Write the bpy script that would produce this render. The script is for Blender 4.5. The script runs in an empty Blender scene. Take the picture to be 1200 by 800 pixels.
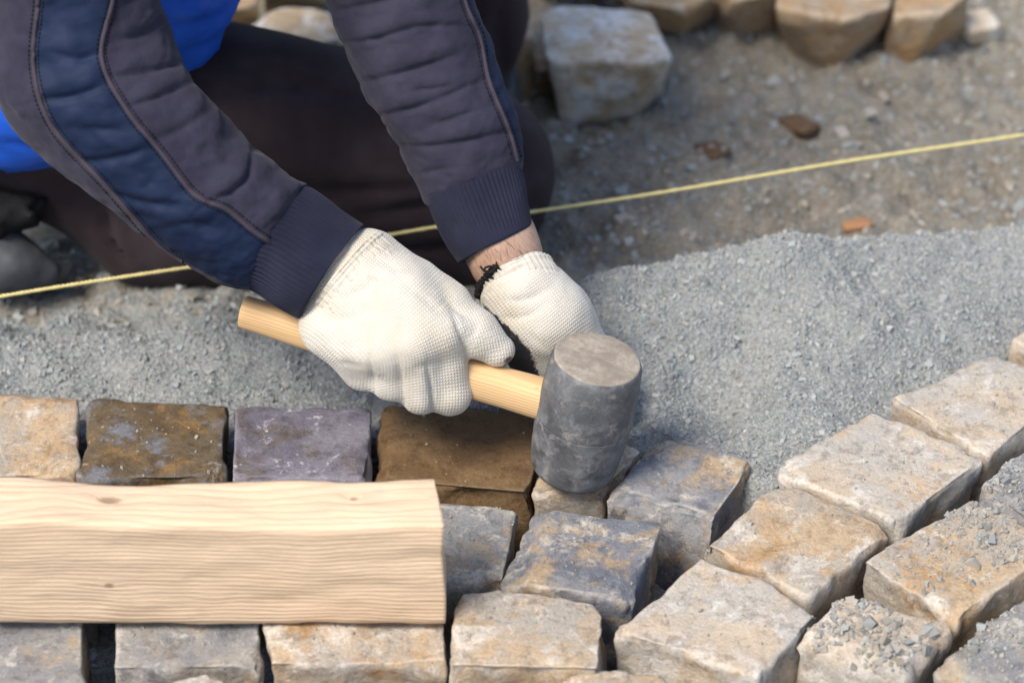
import bpy, bmesh, math, random
import numpy as np
from mathutils import Vector
from mathutils.bvhtree import BVHTree

random.seed(7)
rng = np.random.default_rng(7)
S = bpy.context.scene
C = S.collection

# ------------------------------------------------------------------ camera, sky, sun, exposure
PITCH = math.radians(36.0)
FPX = 3087.0                       # focal length in pixels of a 1200 px wide picture
CAM = np.array([0.0, -1.459, 1.06])
RT = np.array([1.0, 0, 0])
UP = np.array([0, math.sin(PITCH), math.cos(PITCH)])
FW = np.array([0, math.cos(PITCH), -math.sin(PITCH)])
cd = bpy.data.cameras.new('camera')
cam = bpy.data.objects.new('camera', cd); C.objects.link(cam)
cam.location = CAM
cam.rotation_euler = (math.pi/2 - PITCH, 0, 0)
cd.sensor_width = 36; cd.lens = 36*FPX/1200
cd.clip_start = 0.05; cd.clip_end = 500
cd.dof.use_dof = True; cd.dof.focus_distance = 1.66; cd.dof.aperture_fstop = 5.0
S.camera = cam

SUN_AZ, SUN_EL = math.radians(224), math.radians(55)      # compass-like: direction the light comes from
sdir = Vector((math.sin(SUN_AZ)*math.cos(SUN_EL), math.cos(SUN_AZ)*math.cos(SUN_EL), math.sin(SUN_EL)))
W = bpy.data.worlds.new('World'); S.world = W; W.use_nodes = True
wn = W.node_tree.nodes; wl = W.node_tree.links
sky = wn.new('ShaderNodeTexSky'); sky.sky_type = 'NISHITA'; sky.sun_disc = False
sky.sun_elevation = SUN_EL; sky.sun_rotation = SUN_AZ
sky.air_density = 1.0; sky.dust_density = 2.0; sky.ozone_density = 1.0
wn['Background'].inputs['Strength'].default_value = 0.12
wl.new(sky.outputs[0], wn['Background'].inputs['Color'])
sl = bpy.data.lights.new('sun', 'SUN'); sl.energy = 2.4; sl.angle = math.radians(20); sl.color = (1, .93, .82)
sun = bpy.data.objects.new('sun', sl); C.objects.link(sun)
sun.rotation_euler = sdir.to_track_quat('Z', 'Y').to_euler()
S.view_settings.view_transform = 'Standard'; S.view_settings.look = 'None'
S.view_settings.exposure = 0.82; S.view_settings.gamma = 1.0

# ------------------------------------------------------------------ pixel <-> place
def P(px, py, d):
    """the point at depth d (metres along the view axis) seen at pixel px, py"""
    return CAM + FW*d + RT*((px-600)/FPX*d) + UP*((400-py)/FPX*d)
def G(px, py, z=0.0):
    """where the ray through a pixel meets the level z"""
    r = FW + RT*((px-600)/FPX) + UP*((400-py)/FPX)
    return CAM + r*((z-CAM[2])/r[2])
def proj(p):
    q = np.asarray(p, float) - CAM
    d = q@FW
    return 600 + FPX*(q@RT)/d, 400 - FPX*(q@UP)/d, d

# ------------------------------------------------------------------ noise
def _hash(i, j, k, seed):
    n = (i.astype(np.int64)*374761393 + j.astype(np.int64)*668265263 + k.astype(np.int64)*2147483647 + seed*974634777) & 0xffffffff
    n = ((n ^ (n >> 13))*1274126177) & 0xffffffff
    n = ((n ^ (n >> 16))*2246822519) & 0xffffffff
    return ((n ^ (n >> 15)) & 0xffffff)/float(0xffffff)*2 - 1
def vnoise(p, seed=0):
    p = np.asarray(p, float); i = np.floor(p); f = p - i; i = i.astype(np.int64)
    f = f*f*f*(f*(f*6-15)+10)
    r = 0
    for dx in (0, 1):
        for dy in (0, 1):
            for dz in (0, 1):
                w = (f[..., 0] if dx else 1-f[..., 0])*(f[..., 1] if dy else 1-f[..., 1])*(f[..., 2] if dz else 1-f[..., 2])
                r = r + w*_hash(i[..., 0]+dx, i[..., 1]+dy, i[..., 2]+dz, seed)
    return r
def fbm(p, scale, octv=4, seed=0, gain=.5):
    p = np.asarray(p, float)*scale; r = 0; a = 1
    for o in range(octv):
        r = r + a*vnoise(p, seed+o*17); p = p*2.03 + 5.3; a *= gain
    return r
def sstep(a, b, x):
    t = np.clip((x-a)/(b-a), 0, 1); return t*t*(3-2*t)

# ------------------------------------------------------------------ mesh helpers
def mesh_np(name, v, f, smooth=True):
    me = bpy.data.meshes.new(name)
    v = np.ascontiguousarray(v, np.float32); f = np.asarray(f, np.int32); n = f.shape[1]
    me.vertices.add(len(v)); me.vertices.foreach_set('co', v.ravel())
    me.loops.add(f.size); me.loops.foreach_set('vertex_index', f.ravel())
    me.polygons.add(len(f)); me.polygons.foreach_set('loop_start', np.arange(0, f.size, n, dtype=np.int32))
    me.polygons.foreach_set('use_smooth', np.full(len(f), smooth))
    me.update(calc_edges=True); me.validate()
    return me
def attr(me, name, data, kind='FLOAT'):
    a = me.attributes.new(name, kind, 'POINT')
    a.data.foreach_set({'FLOAT': 'value', 'FLOAT_VECTOR': 'vector'}[kind], np.ascontiguousarray(data, np.float32).ravel())
def link(name, me, mat, parent=None, loc=None):
    o = bpy.data.objects.new(name, me); C.objects.link(o)
    if mat: me.materials.clear(); me.materials.append(mat)
    if loc is not None: o.location = loc
    if parent is not None: o.parent = parent
    return o
def empty(name, loc=(0, 0, 0)):
    o = bpy.data.objects.new(name, None); C.objects.link(o); o.location = loc; o.empty_display_size = .02
    return o
def tag(o, label=None, cat=None, group=None, kind=None):
    if label: o['label'] = label
    if cat: o['category'] = cat
    if group: o['group'] = group
    if kind: o['kind'] = kind
    return o
def local(root, v):
    return np.asarray(v) - np.array(root.location)
def vnormals(v, f):
    n = np.zeros_like(v)
    a, b, c = v[f[:, 0]], v[f[:, 1]], v[f[:, 2]]
    fn = np.cross(b-a, c-a)
    if f.shape[1] == 4: fn = fn + np.cross(c-a, v[f[:, 3]]-a)
    for k in range(f.shape[1]): np.add.at(n, f[:, k], fn)
    return n/np.maximum(np.linalg.norm(n, axis=1, keepdims=True), 1e-12)
def catmull(pts, n):
    """resample rows of pts with a Catmull-Rom spline, n per span"""
    p = np.asarray(pts, float); p = np.vstack([2*p[0]-p[1], p, 2*p[-1]-p[-2]])
    out = []
    for i in range(1, len(p)-2):
        t = np.linspace(0, 1, n, endpoint=False)[:, None]
        a, b, c, d = p[i-1], p[i], p[i+1], p[i+2]
        out.append(.5*((2*b)+(c-a)*t+(2*a-5*b+4*c-d)*t*t+(3*b-a-3*c+d)*t**3))
    return np.vstack(out+[p[-2:-1]])
def tube_faces(nr, ns, cap=False):
    i = np.arange(nr-1)[:, None]*ns; j = np.arange(ns)[None]; k = (j+1) % ns
    return np.stack([i+j, i+k, i+ns+k, i+ns+j], -1).reshape(-1, 4)
def polytube(pts, rad, ns=8, twist=0.0):
    """a thin tube round a 3-D polyline"""
    pts = np.asarray(pts, float); t = np.gradient(pts, axis=0); t /= np.linalg.norm(t, axis=1, keepdims=True)
    ref = np.array([.13, .2, .97]); a = np.cross(t, ref); a /= np.linalg.norm(a, axis=1, keepdims=True); b = np.cross(t, a)
    th = np.linspace(0, 2*np.pi, ns, endpoint=False)
    rad = np.broadcast_to(np.asarray(rad, float), (len(pts),))
    v = pts[:, None] + rad[:, None, None]*(a[:, None]*np.cos(th)[None, :, None] + b[:, None]*np.sin(th)[None, :, None])
    return v.reshape(-1, 3), tube_faces(len(pts), ns)
def seg_dist(px, py, line):
    """distance in pixels to a traced polyline"""
    best = np.full(px.shape, 1e9)
    for (x0, y0), (x1, y1) in zip(line[:-1], line[1:]):
        dx, dy = x1-x0, y1-y0; t = np.clip(((px-x0)*dx+(py-y0)*dy)/(dx*dx+dy*dy), 0, 1)
        best = np.minimum(best, np.hypot(px-x0-t*dx, py-y0-t*dy))
    return best
def inside(px, py, poly):
    r = np.zeros(px.shape, bool); n = len(poly)
    for i in range(n):
        (x0, y0), (x1, y1) = poly[i], poly[(i+1) % n]
        c = ((y0 > py) != (y1 > py)) & (px < (x1-x0)*(py-y0)/((y1-y0) or 1e-9)+x0)
        r ^= c
    return r

# signed-distance bodies --------------------------------------------------------
def smin(a, b, k):
    h = np.maximum(k-np.abs(a-b), 0)/k
    return np.minimum(a, b) - h*h*k*.25
def cone(p, a, ra, b, rb):
    a = np.asarray(a); d = np.asarray(b)-a; L = max(d@d, 1e-12)
    t = np.clip(((p-a)@d)/L, 0, 1)
    return np.linalg.norm(p-a-t[..., None]*d, axis=-1) - (ra+(rb-ra)*t)
def surface(fun, lo, hi, h):
    lo = np.asarray(lo); n = np.ceil((np.asarray(hi)-lo)/h).astype(int)+1
    ax = [lo[i]+h*np.arange(n[i]) for i in range(3)]
    F = np.empty(n)
    for i in range(0, n[0], 24):
        g = np.stack(np.meshgrid(ax[0][i:i+24], ax[1], ax[2], indexing='ij'), -1)
        F[i:i+24] = fun(g)
    sg = F < 0
    cs = np.zeros(n-1, int); acc = np.zeros(tuple(n-1)+(3,)); cnt = np.zeros(n-1)
    def sl(o): return tuple(slice(o[i], n[i]-1+o[i]) for i in range(3))
    corners = [(a, b, c) for a in (0, 1) for b in (0, 1) for c in (0, 1)]
    for o in corners:
        for k in range(3):
            if o[k] == 0:
                q = list(o); q[k] = 1
                f0, f1 = F[sl(o)], F[sl(q)]; m = (f0 < 0) != (f1 < 0)
                t = np.where(m, f0/np.where(m, f0-f1, 1), 0)
                for j in range(3): acc[..., j] += np.where(m, o[j] + (t if j == k else 0), 0)
                cnt += m
    act = cnt > 0
    idx = -np.ones(n-1, int); idx[act] = np.arange(act.sum())
    v = (np.argwhere(act) + acc[act]/cnt[act][:, None])*h + lo
    faces = []
    for k in range(3):
        a, b = (k+1) % 3, (k+2) % 3
        s0 = [slice(None)]*3; s1 = [slice(None)]*3; s0[k] = slice(0, n[k]-1); s1[k] = slice(1, n[k])
        m = sg[tuple(s0)] != sg[tuple(s1)]
        e = np.argwhere(m); e = e[(e[:, a] > 0) & (e[:, b] > 0) & (e[:, a] < n[a]-1) & (e[:, b] < n[b]-1)]
        inn = sg[tuple(s0)][tuple(e.T)]
        def cell(da, db):
            q = e.copy(); q[:, a] += da; q[:, b] += db; return idx[tuple(q.T)]
        f = np.stack([cell(-1, -1), cell(0, -1), cell(0, 0), cell(-1, 0)], 1)
        f[~inn] = f[~inn][:, ::-1]
        faces.append(f)
    return v, np.vstack(faces)

# ------------------------------------------------------------------ materials
def newmat(name):
    m = bpy.data.materials.new(name); m.use_nodes = True
    nt = m.node_tree; b = nt.nodes['Principled BSDF']
    return m, nt, b
class N:
    def __init__(s, nt): s.nt = nt
    def node(s, t, **kw):
        n = s.nt.nodes.new('ShaderNode'+t)
        for k, v in kw.items(): setattr(n, k, v)
        return n
    def put(s, sock, v):
        if isinstance(v, bpy.types.NodeSocket): s.nt.links.new(v, sock)
        elif v is not None:
            if hasattr(sock.default_value, '__len__') and len(sock.default_value) == 4 and len(v) == 3: v = (*v, 1)
            sock.default_value = v
    def math(s, op, a, b=None, c=None):
        n = s.node('Math', operation=op); s.put(n.inputs[0], a)
        if b is not None: s.put(n.inputs[1], b)
        if c is not None: s.put(n.inputs[2], c)
        return n.outputs[0]
    def noise(s, vec, scale, detail=4, rough=.55, dist=0):
        n = s.node('TexNoise'); s.put(n.inputs['Vector'], vec); n.inputs['Scale'].default_value = scale
        n.inputs['Detail'].default_value = detail; n.inputs['Roughness'].default_value = rough; n.inputs['Distortion'].default_value = dist
        return n.outputs['Fac']
    def ramp(s, fac, a, b):
        n = s.node('MapRange', interpolation_type='SMOOTHSTEP'); s.put(n.inputs[0], fac); n.inputs[1].default_value = a; n.inputs[2].default_value = b
        return n.outputs[0]
    def mix(s, f, a, b, blend='MIX'):
        n = s.node('Mix', data_type='RGBA', blend_type=blend); s.put(n.inputs[0], f); s.put(n.inputs[6], a); s.put(n.inputs[7], b)
        return n.outputs[2]
    def bump(s, h, strength=.5, dist=.002, nrm=None):
        n = s.node('Bump'); s.put(n.inputs['Height'], h); n.inputs['Strength'].default_value = strength; n.inputs['Distance'].default_value = dist
        if nrm: s.put(n.inputs['Normal'], nrm)
        return n.outputs[0]
    def coord(s, rnd=True):
        t = s.node('TexCoord').outputs['Object']
        if not rnd: return t
        r = s.node('ObjectInfo').outputs['Random']
        a = s.node('VectorMath', operation='ADD'); s.put(a.inputs[0], t)
        c = s.node('CombineXYZ')
        for k, q in enumerate((7.3, 13.1, 3.7)): s.put(c.inputs[k], s.math('MULTIPLY', r, q))
        s.put(a.inputs[1], c.outputs[0]); return a.outputs[0]
    def scale(s, v, xyz):
        n = s.node('Mapping'); s.put(n.inputs['Vector'], v); n.inputs['Scale'].default_value = xyz; return n.outputs[0]
    def attr(s, name, out='Fac'):
        return s.node('Attribute', attribute_name=name).outputs[out]

def stone_mat(name, a, b, rust, pale, rust_t=.56, pale_t=.58, rough=.85, dust=(.5, .48, .45), dust_t=.62, spec=.3):
    m, nt, bs = newmat(name); n = N(nt); v = n.coord()
    big = n.noise(v, 14, 8, .68, .3); mid = n.noise(v, 34, 10, .74, .3); sm = n.noise(v, 95, 8, .75); fine = n.noise(v, 420, 5, .75)
    w1 = n.node('VectorMath', operation='ADD'); n.put(w1.inputs[0], v); w1.inputs[1].default_value = (3.1, 7.7, 1.9)
    pt = n.noise(w1.outputs[0], 22, 10, .74, .4); pd = n.noise(w1.outputs[0], 48, 10, .78, .2)
    col = n.mix(n.ramp(big, .42, .58), a, b)
    rust_t -= .025; pale_t -= .02; dust_t -= .03
    col = n.mix(n.math('MULTIPLY', n.ramp(pt, rust_t, rust_t+.12), .68), col, rust)
    col = n.mix(n.math('MULTIPLY', n.ramp(mid, pale_t, pale_t+.10), .85), col, pale)
    col = n.mix(n.math('MULTIPLY', n.ramp(pd, dust_t, dust_t+.07), .75), col, dust)
    pn = n.node('NewGeometry').outputs['Pointiness']
    ed = n.math('MULTIPLY', n.ramp(n.math('ADD', pn, n.math('MULTIPLY', n.math('SUBTRACT', mid, .5), .10)), .515, .56), .36)
    col = n.mix(ed, col, tuple(min(.7, q*1.12) for q in pale))
    dk = n.math('MULTIPLY', n.ramp(sm, .50, .38), .6)
    col = n.mix(dk, col, (.5, .47, .45), 'MULTIPLY')
    col = n.mix(n.math('MULTIPLY', n.ramp(fine, .36, .64), .5), col, (1.55, 1.5, 1.45), 'MULTIPLY')
    n.put(bs.inputs['Base Color'], col)
    n.put(bs.inputs['Roughness'], n.math('MULTIPLY_ADD', mid, .25, rough-.13)); bs.inputs['Specular IOR Level'].default_value = spec
    h = n.math('ADD', n.math('MULTIPLY', sm, 1.0), n.math('MULTIPLY', fine, .35))
    h = n.math('ADD', h, n.math('MULTIPLY', mid, 1.3))
    n.put(bs.inputs['Normal'], n.bump(h, .8, .003))
    return m
M = {}
M['beige'] = stone_mat('beige_sandstone', (.45, .335, .215), (.37, .33, .28), (.42, .24, .09), (.58, .53, .46), .53, .54)
M['cream'] = stone_mat('cream_sandstone', (.48, .395, .30), (.42, .39, .345), (.47, .305, .15), (.56, .53, .485), .56, .53, dust=(.36, .355, .345), dust_t=.6)
M['greyblue'] = stone_mat('grey_blue_stone', (.15, .16, .185), (.25, .25, .255), (.44, .30, .15), (.52, .475, .40), .51, .55, dust=(.12, .13, .165), dust_t=.58)
M['grey'] = stone_mat('grey_stone', (.225, .225, .23), (.32, .30, .265), (.40, .275, .145), (.50, .47, .425), .54, .54)
M['brown'] = stone_mat('earth_stained_stone', (.135, .080, .036), (.18, .113, .054), (.10, .058, .027), (.20, .16, .115), .5, .62, .8, (.22, .17, .115), .66)
M['darkbrown'] = stone_mat('rusty_grey_stone', (.13, .10, .062), (.105, .070, .036), (.25, .15, .055), (.17, .18, .205), .54, .55, .75, (.34, .32, .29), .62)
M['slate'] = stone_mat('purple_grey_stone', (.125, .115, .145), (.20, .188, .222), (.105, .078, .042), (.29, .28, .33), .545, .56, .62, (.70, .70, .76), .60, .45)
M['loose'] = stone_mat('loose_tan_stone', (.50, .43, .33), (.42, .31, .19), (.44, .28, .12), (.62, .60, .56), .53, .53)
M['loosepale'] = stone_mat('loose_pale_stone', (.54, .48, .39), (.46, .35, .225), (.44, .29, .14), (.66, .65, .63), .56, .50)
M['loosetan'] = stone_mat('loose_brown_stone', (.43, .295, .165), (.36, .28, .20), (.42, .25, .105), (.54, .47, .38), .48, .58)

def ground_mat():
    m, nt, bs = newmat('gravel_and_soil'); n = N(nt); v = n.coord(False)
    br = n.attr('brown'); a = n.noise(v, 9, 6, .65, .5); b = n.noise(v, 60, 5, .65); c = n.noise(v, 420, 4, .7)
    vo = n.node('TexVoronoi'); n.put(vo.inputs['Vector'], v); vo.inputs['Scale'].default_value = 260
    g = n.mix(n.ramp(a, .35, .65), (.25, .265, .265), (.32, .33, .32))
    g = n.mix(n.ramp(b, .4, .7), g, (.34, .345, .335))
    s = n.mix(n.ramp(a, .38, .62), (.205, .178, .138), (.28, .26, .22)); s = n.mix(n.ramp(b, .42, .7), s, (.32, .29, .24))
    t = n.math('ADD', n.math('ADD', n.math('MULTIPLY', br, .9), n.math('MULTIPLY', n.math('SUBTRACT', a, .5), 1.6)), n.math('MULTIPLY', n.math('SUBTRACT', b, .5), 1.3))
    col = n.mix(n.ramp(t, .3, .7), g, s)
    col = n.mix(.55, col, n.mix(n.ramp(c, .3, .7), (.45, .45, .45), (1.55, 1.55, 1.55)), 'MULTIPLY')
    n.put(bs.inputs['Base Color'], col); bs.inputs['Roughness'].default_value = .93; bs.inputs['Specular IOR Level'].default_value = .2
    h = n.math('ADD', n.math('MULTIPLY', c, .8), n.math('ADD', b, n.math('MULTIPLY', vo.outputs['Distance'], -.6)))
    n.put(bs.inputs['Normal'], n.bump(h, .9, .004)); return m
M['ground'] = ground_mat()
def grain_mat():
    m, nt, bs = newmat('crushed_stone_grains'); n = N(nt); t = n.attr('tone'); w = n.attr('warm')
    r = n.node('ValToRGB'); n.put(r.inputs[0], t); e = r.color_ramp.elements
    e[0].color = (.17, .19, .195, 1); e[1].color = (.52, .51, .48, 1)
    q = r.color_ramp.elements.new(.45); q.color = (.285, .305, .305, 1); q = r.color_ramp.elements.new(.8); q.color = (.39, .40, .39, 1)
    col = n.mix(w, r.outputs[0], (.36, .285, .20))
    n.put(bs.inputs['Base Color'], col); bs.inputs['Roughness'].default_value = .85; bs.inputs['Specular IOR Level'].default_value = .25; return m
M['grain'] = grain_mat()

def wood_mat(name, light, dark, sx, ring=70.0, contrast=.4, rough=.6):
    m, nt, bs = newmat(name); n = N(nt); v = n.coord(False)
    st = n.scale(v, sx)
    warp = n.noise(n.scale(v, (sx[0]*.7, sx[1]*.25, sx[2]*.25)), 6, 3, .5)
    wv = n.node('TexWave', wave_type='BANDS', bands_direction='Z'); n.put(wv.inputs['Vector'], n.scale(v, (.05, .55, 1)))
    wv.inputs['Scale'].default_value = ring; wv.inputs['Distortion'].default_value = 3.2; wv.inputs['Detail'].default_value = 2; wv.inputs['Detail Scale'].default_value = .35
    n.put(wv.inputs['Phase Offset'], n.math('MULTIPLY', warp, 4.0))
    fib = n.noise(st, 160, 4, .6); big = n.noise(n.scale(v, (3, 9, 9)), 2.2, 4, .6)
    col = n.mix(n.math('MULTIPLY', n.ramp(wv.outputs['Fac'], .35, 1.0), contrast), light, dark)
    col = n.mix(n.math('MULTIPLY', n.ramp(fib, .5, .75), .35), col, tuple(c*.72 for c in dark))
    col = n.mix(n.math('MULTIPLY', n.ramp(big, .52, .72), .35), col, (dark[0]*.95, dark[1]*.82, dark[2]*.7))
    sp = n.noise(v, 70, 3, .5); col = n.mix(n.math('MULTIPLY', n.ramp(sp, .70, .76), .5), col, (.28, .19, .12))
    n.put(bs.inputs['Base Color'], col); bs.inputs['Roughness'].default_value = rough; bs.inputs['Specular IOR Level'].default_value = .3
    h = n.math('ADD', n.math('MULTIPLY', wv.outputs['Fac'], .5), fib); n.put(bs.inputs['Normal'], n.bump(h, .35, .0008)); return m
def timber_mat():
    m, nt, bs = newmat('raw_pine_timber'); n = N(nt); v = n.coord(False)
    sp = n.node('SeparateXYZ'); n.put(sp.inputs[0], v)
    w1 = n.math('MULTIPLY', n.math('SUBTRACT', n.noise(n.scale(v, (1, 2.5, 2.5)), 7, 3, .5), .5), .018)
    w2 = n.math('MULTIPLY', n.math('SUBTRACT', n.noise(n.scale(v, (.35, 3, 3)), 40, 4, .6), .5), .0016)
    bulge, dark = None, None
    for (kx, ky, kz, kr) in KNOTS:                                # knots push the rings aside
        q = n.node('VectorMath', operation='SUBTRACT'); n.put(q.inputs[0], v); q.inputs[1].default_value = (kx, ky, kz)
        q2 = n.node('VectorMath', operation='LENGTH'); n.put(q2.inputs[0], n.scale(q.outputs[0], (.55, 1, 1))); d = q2.outputs['Value']
        e = n.math('MULTIPLY', n.math('EXPONENT', n.math('MULTIPLY', d, -1/(kr*1.6))), kr*1.1); bulge = e if bulge is None else n.math('ADD', bulge, e)
        k = n.ramp(n.math('ADD', d, n.math('MULTIPLY', n.noise(v, 200, 3), kr*.5)), kr*1.15, kr*.55); dark = k if dark is None else n.math('MAXIMUM', dark, k)
    yy = n.math('ADD', sp.outputs[1], .075); zz = n.math('ADD', sp.outputs[2], .10)
    r = n.math('SQRT', n.math('ADD', n.math('MULTIPLY', yy, yy), n.math('MULTIPLY', zz, zz)))
    r = n.math('ADD', n.math('ADD', r, bulge), n.math('ADD', w1, w2))
    fr = n.math('FRACT', n.math('DIVIDE', r, .0027))
    ring = n.math('MULTIPLY', n.ramp(fr, .15, .85), n.ramp(fr, 1.0, .9))
    fib = n.noise(n.scale(v, (.04, 1, 1)), 420, 5, .7); big = n.noise(n.scale(v, (1, 2, 3)), 9, 5, .6); st = n.noise(n.scale(v, (.25, 1, 1)), 34, 6, .7)
    con = n.math('MULTIPLY_ADD', n.ramp(big, .35, .65), .26, .10)
    col = n.mix(n.math('MULTIPLY', ring, con), (.70, .53, .37), (.50, .295, .155))
    col = n.mix(n.math('MULTIPLY', n.ramp(fib, .5, .74), .26), col, (.50, .345, .21))
    col = n.mix(n.math('MULTIPLY', n.ramp(st, .56, .74), .45), col, (.52, .36, .21))
    col = n.mix(n.math('MULTIPLY', n.ramp(n.noise(v, 30, 8, .75), .60, .74), .22), col, (.42, .33, .26))
    col = n.mix(n.math('MULTIPLY', dark, .75), col, (.24, .145, .085))
    n.put(bs.inputs['Base Color'], col); bs.inputs['Roughness'].default_value = .75; bs.inputs['Specular IOR Level'].default_value = .25
    h = n.math('ADD', n.math('MULTIPLY', ring, .6), n.math('ADD', n.math('MULTIPLY', fib, 1.2), n.noise(n.scale(v, (.6, 1, 1)), 150, 4, .7))); n.put(bs.inputs['Normal'], n.bump(h, .6, .0010)); return m
_tb = np.array([(G(522, 738)[0]+G(-260, 738)[0])/2, G(522, 738)[1]+.02125, .0045])
KNOTS = [(*(G(px_, py_, z_)-_tb), r_) for px_, py_, z_, r_ in ((128, 588, .079, .0058), (128, 686, None, .0028), (415, 585, .079, .0022), (610, 700, .04, .003), (-120, 650, .05, .006)) if z_ is not None]
_k = CAM + (P(128, 686, 1)-CAM)*((G(522, 738)[1]-CAM[1])/((P(128, 686, 1)-CAM)[1])); KNOTS.append((*(_k-_tb), .0026))
M['timber'] = timber_mat()
M['handle'] = wood_mat('mallet_handle_wood', (.68, .46, .24), (.54, .32, .14), (.06, 1, 1), 150, .45)
def plain(name, col, rough=.7, spec=.4, nscale=300, nstr=.2, dist=.001, var=.25, sheen=0):
    m, nt, bs = newmat(name); n = N(nt); v = n.coord(False)
    a = n.noise(v, 24, 5, .6); b = n.noise(v, nscale, 3, .6)
    c = n.mix(n.math('MULTIPLY', n.ramp(a, .35, .7), var*2), col, tuple(min(1, q*1.45+.01) for q in col))
    n.put(bs.inputs['Base Color'], c); bs.inputs['Roughness'].default_value = rough; bs.inputs['Specular IOR Level'].default_value = spec
    if sheen: bs.inputs['Sheen Weight'].default_value = sheen; bs.inputs['Sheen Roughness'].default_value = .5
    n.put(bs.inputs['Normal'], n.bump(b, nstr, dist)); return m
M['fleece'] = plain('plum_grey_fleece', (.026, .024, .042), .95, .15, 260, .5, .0008, .35, .06)
M['navy'] = plain('navy_nylon', (.0045, .0125, .040), .68, .22, 260, .3, .0006, .3)
M['seam'] = plain('plum_seam', (.050, .038, .049), .9, .2, 500, .35, .0008, .2, .05)
M['rib'] = plain('dark_rib_knit', (.014, .0155, .032), .92, .15, 800, .3, .0006, .25, .05)
M['trouser'] = plain('dark_plum_trousers', (.034, .023, .026), .92, .15, 400, .4, .0008, .35, .03)
M['vest'] = plain('bright_blue_vest', (.006, .09, .55), .5, .4, 400, .2, .001, .15)
M['boot'] = plain('grey_rubber_boot', (.042, .045, .052), .6, .4, 120, .5, .0015, .5)
M['hair'] = plain('dark_hair', (.02, .015, .012), .6, .4, 500, .6, .002, .2)
M['black'] = plain('black_hem', (.008, .008, .009), .8, .2, 500, .4, .001, .2)
M['clod'] = plain('soil_clod', (.12, .075, .045), .95, .1, 90, .9, .006, .4)
M['chip'] = plain('orange_brick_chip', (.34, .18, .095), .9, .2, 200, .6, .002, .3)
def string_mat():
    m, nt, bs = newmat('yellow_twine'); n = N(nt); v = n.coord(False)
    wv = n.node('TexWave', wave_type='BANDS', bands_direction='DIAGONAL'); n.put(wv.inputs['Vector'], v); wv.inputs['Scale'].default_value = 160
    n.put(bs.inputs['Base Color'], n.mix(wv.outputs['Fac'], (.66, .54, .18), (.84, .74, .36))); bs.inputs['Roughness'].default_value = .7
    n.put(bs.inputs['Normal'], n.bump(wv.outputs['Fac'], .7, .001)); return m
M['string'] = string_mat()
def skin_mat():
    m, nt, bs = newmat('skin'); n = N(nt); v = n.coord(False); a = n.noise(v, 40, 4, .6); b = n.noise(v, 600, 3, .6)
    n.put(bs.inputs['Base Color'], n.mix(n.ramp(a, .35, .65), (.42, .255, .18), (.50, .325, .24)))
    bs.inputs['Subsurface Weight'].default_value = .15; bs.inputs['Subsurface Radius'].default_value = (.01, .004, .002); bs.inputs['Subsurface Scale'].default_value = .3
    bs.inputs['Roughness'].default_value = .55; n.put(bs.inputs['Normal'], n.bump(b, .3, .0006)); return m
M['skin'] = skin_mat()
def glove_mat():
    m, nt, bs = newmat('knit_glove'); n = N(nt); v = n.coord(False)
    s = n.node('SeparateXYZ'); n.put(s.inputs[0], n.attr('knit', 'Vector')); coat = n.attr('coat')
    wob = n.noise(v, 60, 3, .6)
    u = n.math('ADD', n.math('MULTIPLY', s.outputs[0], 2*math.pi/.0020), n.math('MULTIPLY', wob, 5.0))
    w = n.math('ADD', n.math('MULTIPLY', s.outputs[1], 2*math.pi/.0018), n.math('MULTIPLY', wob, 3.0))
    row = n.math('SINE', n.math('ADD', w, n.math('MULTIPLY', n.math('SINE', n.math('MULTIPLY', u, 1.0)), .9)))
    colm = n.math('SINE', u)
    k = n.math('MULTIPLY', n.math('ADD', n.math('MULTIPLY', row, .5), .5), n.math('ADD', n.math('MULTIPLY', colm, .5), .5))
    fz = n.noise(v, 700, 3, .7)
    a = n.noise(v, 22, 5, .6); d = n.noise(v, 55, 6, .7)
    col = n.mix(n.ramp(a, .4, .68), (.66, .62, .545), (.62, .555, .445))
    col = n.mix(n.math('MULTIPLY', n.ramp(d, .53, .72), .42), col, (.38, .345, .30))
    col = n.mix(n.math('MULTIPLY', n.ramp(k, .4, .0), .35), col, (.40, .35, .28))  # gaps between stitches darkened: crevice shade put into the knit colour
    ct = n.math('ADD', coat, n.math('MULTIPLY', n.math('SUBTRACT', n.noise(v, 260, 4, .7), .5), .9))
    cf = n.ramp(ct, .42, .62)
    col = n.mix(cf, col, n.mix(n.ramp(d, .5, .7), (.018, .018, .02), (.10, .10, .10)))
    n.put(bs.inputs['Base Color'], col)
    n.put(bs.inputs['Roughness'], n.math('MULTIPLY_ADD', cf, -.45, .95)); bs.inputs['Specular IOR Level'].default_value = .25
    bs.inputs['Sheen Weight'].default_value = .25
    h = n.math('ADD', n.math('MULTIPLY', k, n.math('SUBTRACT', 1.0, n.math('MULTIPLY', cf, .8))), n.math('MULTIPLY', fz, .5))
    n.put(bs.inputs['Normal'], n.bump(h, .5, .0010)); return m
M['glove'] = glove_mat()
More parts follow.
